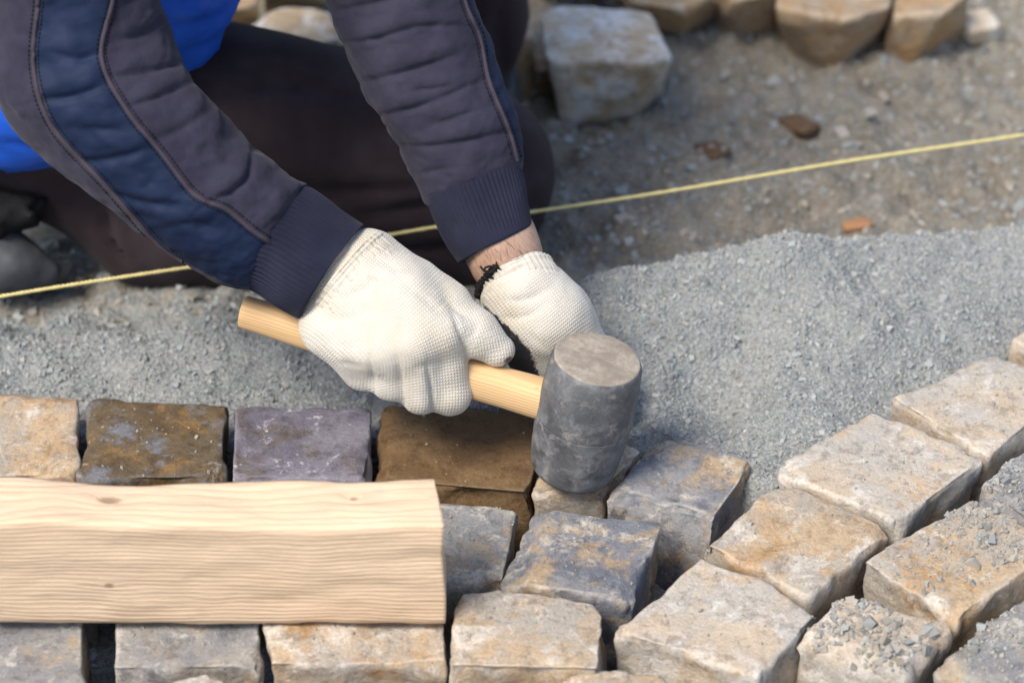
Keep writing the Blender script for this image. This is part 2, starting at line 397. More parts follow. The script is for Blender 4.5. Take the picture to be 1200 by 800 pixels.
def rubber_mat():
    m, nt, bs = newmat('scuffed_black_rubber'); n = N(nt); v = n.coord(False)
    a = n.noise(v, 26, 6, .7, .6); b = n.noise(v, 75, 6, .72, .4); c = n.noise(v, 85, 9, .78); f = n.noise(v, 600, 3, .6)
    col = n.mix(n.ramp(a, .35, .65), (.062, .064, .070), (.125, .128, .135))
    col = n.mix(n.math('MULTIPLY', n.ramp(b, .44, .64), .65), col, (.19, .195, .205))
    col = n.mix(n.math('MULTIPLY', n.ramp(c, .53, .66), .55), col, (.36, .33, .295))
    col = n.mix(n.math('MULTIPLY', n.ramp(n.math('ADD', n.node('NewGeometry').outputs['Pointiness'], n.math('MULTIPLY', n.math('SUBTRACT', b, .5), .2)), .52, .60), .5), col, (.34, .32, .30))
    tp = n.attr('face'); dt = n.ramp(n.math('ADD', tp, n.math('MULTIPLY', n.math('SUBTRACT', b, .5), .8)), .35, .75)
    col = n.mix(dt, col, n.mix(n.ramp(c, .4, .65), (.25, .21, .165), (.40, .345, .28)))
    n.put(bs.inputs['Base Color'], col); n.put(bs.inputs['Roughness'], n.math('MULTIPLY_ADD', b, .4, .45)); bs.inputs['Specular IOR Level'].default_value = .35
    n.put(bs.inputs['Normal'], n.bump(n.math('ADD', n.math('MULTIPLY', f, .5), n.math('ADD', b, c)), .4, .0016)); return m
M['rubber'] = rubber_mat()

# ------------------------------------------------------------------ the ground
BACK = [(-900, 470), (440, 474), (640, 494), (760, 512), (880, 545), (912, 556), (1040, 474), (1160, 416), (1230, 372), (1450, 250), (2500, -350)]
BANK = [(-2500, 380), (-300, 362), (0, 362), (250, 359), (420, 356), (560, 350), (650, 348), (760, 338), (870, 318), (1000, 296), (1200, 280), (1500, 262), (3500, 200)]
def yline(line, x): return np.interp(x, [q[0] for q in line], [q[1] for q in line])
def ground_h(x, y):
    p = np.stack([x, y, np.zeros_like(x)], -1)
    px, py, d = proj(p)
    far = (d < .4) | (np.abs(x) > 3) | (y > 3)
    px = np.where(far, 0, px); py = np.where(far, 0, py)
    back = sstep(-6, 34, py - yline(BACK, px)); back = np.where(y < -.75, 1.0, back); back = np.where(far & (y < 0), 1.0, back)
    bank = sstep(18, -80, py - yline(BANK, px)); bank = np.where(far & (y > 0), 1.0, bank)
    crest = np.exp(-((py-yline(BANK, px)-18)/30.)**2)
    fr = np.clip((yline(BACK, px)-py)/np.maximum(yline(BACK, px)-yline(BANK, px), 40), 0, 1.15)
    heap = fr**1.3*(.010+.026*sstep(480, 760, px))
    n1 = fbm(p, 7, 3, 3); n2 = fbm(p, 32, 3, 9); n3 = fbm(p, 120, 3, 21)
    bed = -.022 + .013*n1 + .0038*n2 + .0018*n3 + .007*crest + heap
    for (qx, qy, r, a) in ((835, 452, 66, -.028), (735, 372, 60, .004), (930, 330, 80, .012), (800, 545, 40, -.010), (300, 455, 200, -.006), (1010, 400, 80, .012), (905, 520, 46, -.012), (690, 470, 70, -.008)):
        bed = bed + a*np.exp(-(((px-qx)/r)**2 + ((py-qy)/(r*.6))**2))
    bed = np.minimum(bed, -.007 + .0005*np.maximum(0, yline(BACK, px)-py-10))
    low = -.060 + .010*n1 + .008*n2 + .0035*n3
    z = bed*(1-bank) + low*bank
    under = -.068 + .004*n2 + .002*n3
    z = z*(1-back) + under*back
    return z, np.where(far, 1, np.where(bank > 0, .18*bank + .82*sstep(-25, -150, py-yline(BANK, px)), 0))
def axis(a, b, step, far):
    c = list(np.arange(a, b+step*.5, step)); s = step; hi = c[-1]; lo = c[0]; up, dn = [], []
    while hi < far: s *= 1.28; hi += s; lo -= s; up.append(hi); dn.append(lo)
    return np.array(dn[::-1]+c+up)
xs = axis(-.62, .62, .0042, 150); ys = axis(-.55, .95, .0042, 150)
X, Y = np.meshgrid(xs, ys, indexing='ij'); Z, BR = ground_h(X.ravel(), Y.ravel())
v = np.stack([X.ravel(), Y.ravel(), Z], -1); nx, ny = len(xs), len(ys)
i = (np.arange(nx-1)[:, None]*ny + np.arange(ny-1)[None]).ravel()
me = mesh_np('ground', v, np.stack([i, i+ny, i+ny+1, i+1], -1)); attr(me, 'brown', BR)
ground = tag(link('ground', me, M['ground']), 'grey crushed gravel bedding beside lower brown soil', 'ground', kind='structure')

# ------------------------------------------------------------------ laid cobblestones
def cube_template(n=26, m=14):
    def spaced(k): t = np.linspace(-1, 1, k); return np.sign(t)*(1-(1-np.abs(t))**1.45)
    u = spaced(n); w = spaced(m); vid = {}; V = []; Fs = []
    def g(p):
        k = (round(p[0], 6), round(p[1], 6), round(p[2], 6))
        if k not in vid: vid[k] = len(V); V.append(p)
        return vid[k]
    def face(A, B, fn, flip):
        for i in range(len(A)-1):
            for j in range(len(B)-1):
                q = [g(fn(A[i], B[j])), g(fn(A[i+1], B[j])), g(fn(A[i+1], B[j+1])), g(fn(A[i], B[j+1]))]
                Fs.append(q[::-1] if flip else q)
    face(u, u, lambda a, b: (a, b, 1.0), False)
    face(u, w, lambda a, b: (a, -1.0, b), False); face(u, w, lambda a, b: (a, 1.0, b), True)
    face(u, w, lambda a, b: (1.0, a, b), False); face(u, w, lambda a, b: (-1.0, a, b), True)
    return np.array(V), np.array(Fs)
CT_V, CT_F = cube_template()
pavement = empty('pavement', (0, -.2, 0)); tag(pavement, 'partly laid paving of square cobblestones in curving rows', 'pavement', kind='structure')
cob_bvh = []
def cobble(top, mat, z=0.0, depth=.088, seed=0, tilt=(0, 0), r=.006, rough=1.0, taper=.9, label=None):
    """top: four traced corners (back left, back right, front right, front left) at level z"""
    q = np.array([G(x, y, z) for x, y in top])
    c = q.mean(0); c[2] = z
    q = (q - c)*1.022
    hx = .25*(np.linalg.norm(q[1]-q[0])+np.linalg.norm(q[2]-q[3])); hy = .25*(np.linalg.norm(q[3]-q[0])+np.linalg.norm(q[2]-q[1])); hz = depth/2
    a = np.array([hx, hy, hz]); p = CT_V*a
    rr = r*(1+.7*fbm(CT_V*1.0+seed*3.3, 1.7, 2, seed))[:, None]; rr = np.clip(rr, .0016, .009)
    inn = np.clip(p, -(a-rr), a-rr); dlt = p-inn
    # a point of the cube's edge zone is rolled onto the rounded edge
    p = inn + rr*dlt/np.maximum(np.linalg.norm(dlt, axis=1, keepdims=True), 1e-9)
    rs = np.random.default_rng(seed+100)
    for _ in range(7):                                           # chips knocked off edges and corners
        sx, sy, sz = rs.choice([-1, 1]), rs.choice([-1, 1]), rs.choice([1, 1, -1])
        if rs.random() < .6: nrm = np.array([sx*rs.uniform(.3, 1), sy*rs.uniform(.0, .4), sz*rs.uniform(.5, 1)]); 
        else: nrm = np.array([sx*rs.uniform(.0, .5), sy*rs.uniform(.4, 1), sz*rs.uniform(.5, 1)])
        nrm /= np.linalg.norm(nrm); lim = np.abs(nrm)@a - (rs.uniform(.0035, .0085) if sz > 0 else rs.uniform(.006, .016))
        e = p@nrm - lim - .0015*vnoise(p*90, seed); p = p - np.maximum(e, 0)[:, None]*nrm*.9
    s, t, w = p[:, 0]/hx, p[:, 1]/hy, p[:, 2]/hz                  # into the traced four-sided plan
    S_, T_ = (s+1)/2, (t+1)/2
    xy = (q[3]*((1-S_)*(1-T_))[:, None] + q[2]*(S_*(1-T_))[:, None] + q[1]*(S_*T_)[:, None] + q[0]*((1-S_)*T_)[:, None])
    k = taper + (1-taper)*(w+1)/2
    o = np.stack([xy[:, 0]*k, xy[:, 1]*k, p[:, 2]-hz], -1)
    nn = vnormals(o, CT_F); wp = o + c
    side = 1+1.1*(np.abs(nn[:, 2]) < .6)
    dsp = .0013*fbm(wp, 18, 2, seed)*side**1.5 + .0008*fbm(wp, 60, 3, seed+5)*side + .00045*fbm(wp, 190, 3, seed+9)
    rid = np.abs(fbm(wp, 35, 2, seed+31)); dsp = dsp - .0016*np.maximum(0, .09-rid)/.09*(side-.8)
    o = o + nn*(dsp*rough)[:, None]
    o[:, 2] += tilt[0]*o[:, 0] + tilt[1]*o[:, 1]
    me = mesh_np('cobblestone', o, CT_F)
    ob = link('cobblestone', me, M[mat], pavement, c - np.array(pavement.location))
    if label: ob['label'] = label
    cob_bvh.append((o + c, CT_F))
    return ob
stones = [
 # the back row beside the gravel
 ([(-90, 470), (85, 459), (88, 556), (-95, 558)], 'beige', 'pale tan cobblestone at the end of the back row'),
 ([(108, 466), (265, 469), (262, 560), (96, 560)], 'darkbrown', 'dark rust-stained cobblestone behind the timber'),
 ([(275, 472), (432, 468), (430, 558), (272, 559)], 'slate', 'purple-grey cobblestone with white scratches'),
 ([(452, 480), (642, 486), (622, 574), (436, 560)], 'brown', 'brown earth-stained cobblestone under the fist'),
 ([(655, 503), (742, 510), (760, 522), (708, 580), (628, 572)], 'beige', 'small tan cobblestone under the mallet'),
 ([(780, 516), (884, 540), (832, 612), (711, 578)], 'greyblue', 'blue-grey cobblestone with tan patches beside the mallet'),
 # second row
 ([(452, 578), (610, 594), (590, 678), (446, 668)], 'grey', None), ([(630, 592), (773, 612), (740, 698), (594, 679)], 'greyblue', None),
 ([(298, 580), (440, 578), (434, 670), (290, 672)], 'grey', None), ([(122, 580), (288, 580), (280, 672), (116, 672)], 'grey', None), ([(-70, 580), (112, 580), (106, 672), (-80, 672)], 'beige', None),
 # third row, under the timber and beside it
 ([(-90, 694), (98, 694), (97, 812), (-110, 812)], 'grey', None), ([(134, 694), (303, 694), (306, 780), (132, 782)], 'grey', None), ([(322, 694), (520, 694), (520, 777), (318, 777)], 'beige', None),
 ([(540, 688), (710, 706), (702, 782), (527, 778)], 'beige', None),
 ([(822, 652), (964, 712), (888, 788), (722, 738)], 'cream', None),
 ([(914, 560), (1049, 617), (946, 694), (820, 634)], 'beige', None),
 ([(1022, 481), (1151, 538), (1054, 608), (916, 551)], 'cream', None),
 ([(1165, 412), (1262, 452), (1158, 536), (1045, 463)], 'cream', None),
 ([(1232, 366), (1330, 402), (1272, 440), (1181, 398)], 'cream', None),
 ([(1218, 516), (1320, 566), (1222, 622), (1144, 570)], 'grey', None),
 ([(1138, 583), (1246, 640), (1120, 722), (1012, 656)], 'beige', None),
 ([(985, 692), (1117, 732), (1062, 788), (933, 750)], 'cream', None),
 ([(1215, 690), (1335, 742), (1222, 850), (1094, 780)], 'grey', None),
 # fourth row, cut by the lower edge of the picture, and its neighbours
 ([(668, 788), (780, 788), (806, 872), (636, 872)], 'beige', None), ([(165, 796), (262, 798), (262, 890), (145, 888)], 'cream', None), ([(282, 796), (398, 797), (398, 892), (280, 892)], 'cream', None), ([(412, 796), (512, 797), (516, 892), (412, 892)], 'grey', None),
 ([(530, 802), (628, 806), (624, 890), (528, 890)], 'beige', None), ([(-60, 826), (140, 820), (136, 910), (-70, 910)], 'grey', None),
 ([(1345, 480), (1450, 520), (1350, 580), (1270, 500)], 'cream', None), ([(1345, 580), (1450, 640), (1345, 700), (1245, 630)], 'beige', None),
 ([(1060, 812), (1180, 870), (1080, 930), (960, 860)], 'beige', None), ([(900, 850), (1000, 900), (930, 960), (810, 900)], 'grey', None),
 ([(-270, 474), (-100, 470), (-106, 558), (-285, 560)], 'grey', None), ([(-270, 580), (-84, 580), (-94, 672), (-290, 672)], 'beige', None), ([(-300, 694), (-104, 694), (-124, 812), (-330, 812)], 'cream', None),
 ([(1345, 340), (1440, 370), (1390, 410), (1290, 385)], 'cream', None),
]
for s_i, (q, mt, lb) in enumerate(stones):
    if len(q) == 5: q = [q[0], q[2], q[3], q[4]]
    z = {4: -.004, 3: -.004, 7: .004, 14: .006, 16: .003, 12: -.002, 13: -.001, 11: -.003, 8: -.006, 9: -.006, 10: -.006, 6: -.004}.get(s_i, float(rng.uniform(-.003, .003)))
    tl = {14: (.0, .0), 3: (0, .02), 4: (0, 0), 11: (0, 0), 12: (0, 0), 13: (0, 0)}.get(s_i, tuple(rng.uniform(-.025, .025, 2)))
    cobble(q, mt, z, .085, s_i*7+3, tl, float(rng.uniform(.0028, .0048)), .8 if s_i == 2 else 1.0, label=lb)

# ------------------------------------------------------------------ gravel grains
GRAIN = []
for _ in range(10):
    c = np.array([(x, y, z) for x in (-1, 1) for y in (-1, 1) for z in (-1, 1)], float)*rng.uniform(.45, 1.0, (8, 3))
    GRAIN.append(c*np.array([1, rng.uniform(.65, 1), rng.uniform(.5, .85)]))
GF = np.array([(0, 1, 3, 2), (4, 6, 7, 5), (0, 4, 5, 1), (2, 3, 7, 6), (0, 2, 6, 4), (1, 5, 7, 3)])
def rand_rot(n):
    q = rng.normal(size=(n, 4)); q /= np.linalg.norm(q, axis=1, keepdims=True); w, x, y, z = q.T
    return np.stack([1-2*(y*y+z*z), 2*(x*y-z*w), 2*(x*z+y*w), 2*(x*y+z*w), 1-2*(x*x+z*z), 2*(y*z-x*w), 2*(x*z-y*w), 2*(y*z+x*w), 1-2*(x*x+y*y)], -1).reshape(n, 3, 3)
def grains(pos, rad):
    n = len(pos); shp = np.stack(GRAIN)[rng.integers(0, 10, n)]*rad[:, None, None]
    v = np.einsum('nij,nkj->nki', rand_rot(n), shp) + pos[:, None]
    return v.reshape(-1, 3), (np.arange(n)[:, None, None]*8 + GF[None]).reshape(-1, 4)
gp, gr, gw = [], [], []
def scatter(n, xr, yr, keep, rfun, warm):
    x = rng.uniform(*xr, n); y = rng.uniform(*yr, n); z, bk = ground_h(x, y)
    px, py, d = proj(np.stack([x, y, z], -1)); k = keep(px, py, bk)
    x, y, z = x[k], y[k], z[k]; r = rfun(len(x))
    gp.append(np.stack([x, y, z-r*.05], -1)); gr.append(r); gw.append(np.clip(rng.normal(warm, .2, len(x)), 0, 1)*(rng.random(len(x)) < .5))
ln = lambda m, s, hi: (lambda n: np.clip(rng.lognormal(math.log(m), s, n), .0006, hi))
onbed = lambda px, py, bk: (py < yline(BACK, px)+14) & (bk < .3)
scatter(165000, (-.52, .52), (-.28, .28), onbed, ln(.00082, .45, .0032), .18)
scatter(1800, (-.52, .52), (-.28, .28), onbed, ln(.0021, .28, .0042), .1)
scatter(26000, (-.55, .6), (.02, .85), lambda px, py, bk: bk > .1, ln(.0014, .5, .006), .7)
scatter(420, (-.55, .6), (.02, .85), lambda px, py, bk: bk > .12, ln(.0045, .3, .009), .5)
scatter(16000, (-.45, .5), (-.42, 0), lambda px, py, bk: py > yline(BACK, px)+14, ln(.0014, .4, .004), .12)
# crumbs spilt on the tops of the cobblestones
def bvh(v, f): return BVHTree.FromPolygons([tuple(a) for a in v], [tuple(int(b) for b in a) for a in f])
def crumbs(si, n, spots, m=.0012, s=.45, warm=.2):
    t = bvh(*cob_bvh[si])
    o = []
    for _ in range(n):
        cx, cy, sp = spots[random.randrange(len(spots))]
        g = G(random.gauss(cx, sp), random.gauss(cy, sp*.6), 0)
        h = t.ray_cast(Vector((g[0], g[1], .1)), Vector((0, 0, -1)))
        if h[0] is not None and h[1].z > .5: o.append(tuple(h[0]))
    if o:
        o = np.array(o); r = ln(m, s, .0048)(len(o)); gp.append(o+np.array([0, 0, 1])*r[:, None]*.3); gr.append(r); gw.append(np.clip(rng.normal(warm, .2, len(o)), 0, 1))
crumbs(22, 520, [(1010, 715, 26), (985, 735, 18), (1060, 745, 22), (1030, 765, 18)], .0010, .6, .5)
crumbs(21, 650, [(1160, 625, 34), (1130, 610, 20), (1190, 645, 26), (1100, 660, 40)], .0008, .55, .4)
crumbs(23, 500, [(1180, 760, 40), (1160, 740, 24)], .0008, .5, .4)
crumbs(20, 400, [(1190, 560, 26)], .0009)
for si in (3, 1, 6, 7, 14, 15, 16, 17, 18, 5, 13, 12):
    q = np.array(stones[si][0]).mean(0); crumbs(si, {3: 20, 18: 160, 5: 70}.get(si, 70), [(q[0], q[1], 60)], .0006, .45, 1.3 if si == 3 else .45)
gp, gr, gw = np.concatenate(gp), np.concatenate(gr), np.concatenate(gw)
v, f = grains(gp, gr); me = mesh_np('gravel', v, f, False)
attr(me, 'tone', np.repeat(np.clip(rng.beta(3.2, 4, len(gr)), 0, 1), 8)); attr(me, 'warm', np.repeat(gw*.7, 8))
tag(link('gravel', me, M['grain']), 'fine grey crushed stone spread over the bedding', 'gravel', kind='stuff')

# ------------------------------------------------------------------ loose stones heaped behind
def hull_stone(name, top, zt, bot, zb, mat, seed, label, group='loose paving stones heaped on the soil'):
    if zt is None:                                               # small pieces lie on the ground where it is
        g0 = G(*np.mean(bot, 0), -.05)
        for _ in range(6): g0 = G(*np.mean(bot, 0), float(ground_h(np.array([g0[0]]), np.array([g0[1]]))[0][0]))
        zt, zb = g0[2]+zb, g0[2]-.004
    pts = [G(x, y, zt) for x, y in top] + [G(x, y, zb) for x, y in bot]
    c = np.mean(pts, 0); bm = bmesh.new()
    for p in pts: bm.verts.new(p-c)
    bmesh.ops.convex_hull(bm, input=bm.verts); bm.normal_update()
    pl = np.array([(*f_.normal, f_.normal.dot(f_.verts[0].co)) for f_ in bm.faces]); bm.free()
    # merge facets that nearly share a plane
    keep = []
    for q in pl:
        if not any(q[:3]@k[:3] > .97 for k in keep): keep.append(q)
    pl = np.array(keep); P0 = np.array(pts)-c
    pl[:, 3] = (P0@pl[:, :3].T).max(0)
    rs = np.random.default_rng(seed); size = np.ptp(P0, 0).max()
    for _ in range(0 if seed == 1 else 3):                       # split faces and knocked-off corners
        nr_ = rs.normal(size=3); nr_[1] -= .5; nr_ /= np.linalg.norm(nr_)
        pl = np.vstack([pl, [*nr_, (P0@nr_).max() - size*rs.uniform(.03, .08)]])
    def fun(g):
        d = g@pl[:, :3].T - pl[:, 3]
        k = .0007; s = d.max(-1); s = s + k*np.log(np.exp((d-s[..., None])/k).sum(-1))
        return s + .0014*fbm(g+c, 18, 2, seed) + .0011*fbm(g+c, 75, 2, seed+4)
    v, f = surface(fun, P0.min(0)-.012, P0.max(0)+.012, .0036)
    base = np.array([c[0], c[1], zb])
    o = link(name, mesh_np(name, v+c-base, f), M[mat], None, base)
    return tag(o, label, 'stone', group)
GZ = -.066
L = hull_stone
L('paving_stone', [(630, 16), (658, 2), (764, 12), (787, 66), (770, 72), (642, 70)], .008, [(646, 92), (752, 88), (776, 112), (742, 142), (658, 150)], GZ, 'loosepale', 1, 'pale flat-topped stone block standing alone beside the knee')
L('paving_stone', [(560, 10), (618, 14), (626, 40), (600, 52), (555, 45)], .01, [(560, 80), (612, 84), (624, 118), (604, 128), (560, 120)], GZ, 'loosetan', 2, 'tan upright stone between the shin and the flat-topped block')
L('paving_stone', [(716, -34), (820, -36), (836, -6), (812, 8), (740, 2)], .0, [(722, 10), (826, 4), (836, 30), (800, 51), (745, 42)], GZ, 'loosetan', 3, 'brown stone partly behind the flat-topped block')
L('paving_stone', [(842, -44), (906, -40), (908, -8), (850, 4)], .0, [(840, 18), (904, 10), (908, 40), (872, 53), (840, 42)], GZ, 'loosetan', 4, 'narrow dark tan stone between two larger ones')
L('paving_stone', [(905, -28), (960, -60), (1046, -40), (1044, 8), (990, 24), (908, 12)], .004, [(912, 40), (985, 8), (1040, 30), (1036, 52), (980, 87), (930, 68)], GZ, 'loosetan', 5, 'angular tan stone with a pointed lower corner')
L('paving_stone', [(1044, -22), (1095, -40), (1128, -2), (1108, 16), (1046, 18)], -.006, [(1030, 44), (1098, 20), (1128, 42), (1062, 81), (1034, 72)], GZ, 'loosetan', 6, 'sloping beige stone leaning on the angular pointed one')
L('paving_stone', [(1128, 14), (1160, 10), (1172, 30), (1135, 34)], -.045, [(1116, 42), (1160, 34), (1176, 50), (1140, 56)], GZ, 'loose', 7, 'small pale chunk at the end of the stone heap')
L('paving_stone', [(288, 30), (330, 10), (384, 12), (398, 46), (350, 58), (300, 48)], -.012, [(286, 60), (398, 58), (402, 78), (290, 80)], GZ, 'loosepale', 8, 'cream stone seen between the blue vest and the sleeve')
L('paving_stone', [(240, -30), (296, -24), (304, 8), (262, 14)], -.002, [(250, 30), (296, 24), (300, 40), (256, 46)], GZ, 'loosetan', 9, 'rusty tan stone close to the blue vest')
L('paving_stone', [(300, -40), (372, -44), (384, -16), (316, -10)], -.01, [(305, 2), (378, -2), (382, 14), (310, 16)], GZ, 'loose', 10, 'grey stone behind the cream one')
L('paving_stone', [(622, -60), (712, -64), (716, -30), (632, -26)], .0, [(630, -10), (705, -14), (712, 6), (634, 6)], GZ, 'loosetan', 11, 'stone behind the pale flat-topped block')
L('paving_stone', [(624, 62), (650, 60), (656, 80), (628, 84)], -.03, [(622, 84), (654, 82), (658, 106), (626, 108)], GZ, 'loosetan', 12, 'small dark stone wedged behind the flat-topped block')
L('soil_clod', [(912, 138), (938, 132), (960, 146), (940, 156)], None, [(908, 150), (940, 142), (966, 156), (942, 168)], .009, 'clod', 13, 'crumbly brown clod of soil with a pale top', None)
L('soil_clod', [(815, 168), (840, 164), (856, 176), (836, 186)], None, [(808, 178), (840, 168), (862, 182), (838, 192)], .007, 'clod', 14, 'dark brown clod of soil close to the string', None)
L('brick_chip', [(986, 258), (1015, 256), (1024, 264), (992, 268)], None, [(984, 262), (1016, 258), (1026, 268), (990, 271)], .0025, 'chip', 15, 'flat orange chip lying on the gravel bank', None)

# ------------------------------------------------------------------ timber resting on the stones
def timber():
    p0 = G(522, 738, 0); y0 = p0[1]; x1 = p0[0]; x0 = G(-260, 738, 0)[0]; th, hh = .0425, .0765
    nxx, nyy, nzz = 220, 14, 22
    bm_v = []; bm_f = []
    U = np.linspace(0, 1, nxx); prof = []
    per = [(t, 0) for t in np.linspace(0, 1, nyy)] + [(1, t) for t in np.linspace(0, 1, nzz)[1:]] + [(t, 1) for t in np.linspace(1, 0, nyy)[1:]] + [(0, t) for t in np.linspace(1, 0, nzz)[1:-1]]
    per = np.array(per)[::-1]
    r = .0022
    yy = per[:, 0]*th; zz = per[:, 1]*hh
    iy = np.clip(yy, r, th-r); iz = np.clip(zz, r, hh-r); d = np.hypot(yy-iy, zz-iz); d[d == 0] = 1
    yy = iy + (yy-iy)/d*r; zz = iz + (zz-iz)/d*r
    x = x0 + (x1-x0)*U
    V = np.zeros((nxx, len(per), 3)); V[..., 0] = x[:, None]; V[..., 1] = y0 + yy; V[..., 2] = .0045 + zz
    # sawn unevenness: the top corner wanders, faces are slightly cupped, ends not square
    topm = (zz/hh)[None]**3; backm = (yy/th)[None]
    wob = .0018*np.sin(x*23+1.2) + .0008*np.sin(x*61)
    V[..., 2] += topm*(1-backm)*(wob[:, None]) + topm*backm*(.0014*np.sin(x*37+.6)+.0008*np.sin(x*83))[:, None]
    V[..., 1] += topm*backm*(.003*np.sin(x*19+2))[:, None]
    q = V.reshape(-1, 3); V = V + (fbm(q*np.array([.25, 1, 1]), 90, 3, 5)*.0008)[:, None].reshape(nxx, -1, 1)*np.array([0, 1, 1])
    endm = U[:, None]**60
    V[..., 0] += -endm*(.007*backm*(zz/hh)[None]) + endm*.0008*np.sin(zz*90)[None]
    v = V.reshape(-1, 3); f = tube_faces(nxx, len(per)); npz = len(per)
    caps = []
    for e, fl in ((0, False), (nxx-1, True)):
        ci = len(v); v = np.vstack([v, V[e].mean(0)]); ids = e*npz + np.arange(npz); nxt = e*npz + (np.arange(npz)+1) % npz
        t = np.stack([np.full(npz, ci), nxt, ids, ids], 1) if not fl else np.stack([np.full(npz, ci), ids, nxt, nxt], 1)
        caps.append(t[:, :3])
    base = np.array([(x0+x1)/2, y0+th/2, .0045])
    me = bpy.data.meshes.new('timber'); me.from_pydata([tuple(a) for a in v-base], [], [tuple(map(int, a)) for a in f]+[tuple(map(int, a)) for c_ in caps for a in c_]); me.update()
    for p in me.polygons: p.use_smooth = len(p.vertices) == 4
    tag(link('timber_board', me, M['timber'], None, base), 'thick raw pine board lying across the cobblestones', 'board')
timber()

# ------------------------------------------------------------------ string line
a = G(0, 348, .022); b = G(1200, 157, .022); dr = (b-a)/np.linalg.norm(b-a)
A, B = a-dr*.9, b+dr*1.1
tt = np.linspace(0, 1, 700)[:, None]; pts = A+(B-A)*tt; pts[:, 2] += .0007*np.sin(tt[:, 0]*60)
mid = (A+B)/2
root = empty('string_line', (mid[0], mid[1], 0)); tag(root, 'taut yellow string stretched just above the ground', 'string')
v, f = polytube(pts, .0013*(1+.12*np.sin(np.arange(700)*2.1)), 8); link('cord', mesh_np('cord', v-np.array(root.location), f), M['string'], root)
for e in (A, B):
    th = np.array([(0, 0, -.2), (0, 0, -.05), (0, 0, .09), (0, 0, .1)]) + np.array([e[0], e[1], 0]); v, f = polytube(th, [.002, .011, .011, .008], 10)
    link('peg', mesh_np('peg', v-np.array(root.location), f), M['handle'], root)

# ------------------------------------------------------------------ rubber mallet
Hb = G(670, 549, .003)                                            # centre of the lower face, on the stone
tl = math.radians(9.5); ax = np.array([math.sin(tl), .0, math.cos(tl)])
ph = math.radians(14.4)
hd = np.array([-math.cos(tl)*math.cos(ph), math.sin(ph), math.sin(tl)*math.cos(ph)]); hd -= ax*(hd@ax); hd /= np.linalg.norm(hd)
sd = np.cross(ax, hd); HL = .0925
mallet = empty('rubber_mallet', tuple(Hb)); tag(mallet, 'grey-black rubber mallet with wooden handle held over a cobblestone', 'mallet')
prof = [(0, 0), (.012, 0), (.022, .0002), (.0275, .0008), (.0292, .0022), (.0300, .0045), (.0313, .012), (.0328, .024), (.0336, .036), (.0338, .0435), (.03365, .0442), (.03365, .0452), (.0338, .0460), (.0339, .052), (.0337, .062), (.0331, .075), (.0322, .086), (.0315, .0895), (.0303, .0916), (.0285, .0925), (.02, .0928), (.01, .0927), (0, .0927)]
pr = catmull(prof, 5)*np.array([.905, .965]); ns = 96; thh = np.linspace(0, 2*np.pi, ns, endpoint=False)
v = (ax[None, None]*pr[:, 1][:, None, None] + pr[:, 0][:, None, None]*(hd*np.cos(thh)[:, None]+sd*np.sin(thh)[:, None])[None])
v = v.reshape(-1, 3); f = tube_faces(len(pr), ns)
nn = v-ax*(v@ax)[:, None]; nn /= np.maximum(np.linalg.norm(nn, axis=1, keepdims=True), 1e-6)
v = v + nn*(.0004*fbm(v, 60, 3, 2))[:, None] + ax*(.0004*fbm(v, 90, 3, 8)*(v@ax > .087))[:, None]
me = mesh_np('head', v, f); attr(me, 'face', sstep(.0873, .0893, v@ax)); link('head', me, M['rubber'], mallet)
hs = np.array([(-.028, .0122), (.028, .0122), (.06, .0116), (.12, .0122), (.18, .0112), (.214, .0098), (.226, .0096), (.2285, .0085), (.229, .004), (.229, .0)])
hp = catmull(hs, 8); ns = 40; thh = np.linspace(0, 2*np.pi, ns, endpoint=False); cc = ax*.047
cs = np.sign(np.cos(thh))*np.abs(np.cos(thh))**.8; ss = np.sign(np.sin(thh))*np.abs(np.sin(thh))**.8
v = cc + hd*hp[:, 0][:, None, None] + hp[:, 1][:, None, None]*(ax*1.08*cs[:, None] + sd*.95*ss[:, None])[None]
ho = link('handle', None or mesh_np('handle', np.zeros((4, 3)), np.array([[0, 1, 2, 3]])), None, mallet)
w = v.reshape(-1, 3) - cc; loc = np.stack([w@hd, w@sd, w@ax], -1)          # handle built along its own x axis so the grain follows it
hm = mesh_np('handle', loc, tube_faces(len(hp), ns)); ho.data = hm; hm.materials.append(M['handle'])
from mathutils import Matrix
ho.matrix_local = Matrix(((hd[0], sd[0], ax[0], cc[0]), (hd[1], sd[1], ax[1], cc[1]), (hd[2], sd[2], ax[2], cc[2]), (0, 0, 0, 1)))
def handle_depth(px):
    k = Hb + cc; best = min(np.linspace(0, .26, 200), key=lambda t: abs(proj(k+hd*t)[0]-px)); return proj(k+hd*best)[2]
DH = float(handle_depth(455))

# ------------------------------------------------------------------ the person
person = empty('person', tuple(G(300, 300, -.06))); tag(person, 'kneeling person in dark jacket, blue vest and white gloves swinging a mallet', 'person')
PL = np.array(person.location)
RAYS = {}
def pack(prims, groups_k=.004):
    """prims: list of (group, k, [(px,py,depth,rpx), ...] chain) -> list of groups of cones in metres"""
    out = []
    for k, chains in prims:
        cs = []
        for ch in chains:
            q = [(P(a, b, d), r*d/FPX) for a, b, d, r in ch]
            if len(q) == 1: q = q*2
            cs += [(q[i][0], q[i][1], q[i+1][0], q[i+1][1]) for i in range(len(q)-1)]
        out.append((k, cs))
    return out
def body_fun(groups, kall, noise=None):
    def fun(g):
        tot = None
        for k, cs in groups:
            d = None
            for c_ in cs:
                e = cone(g, *c_); d = e if d is None else smin(d, e, k)
            tot = d if tot is None else smin(tot, d, kall)
        return tot + (noise(g) if noise else 0)
    return fun
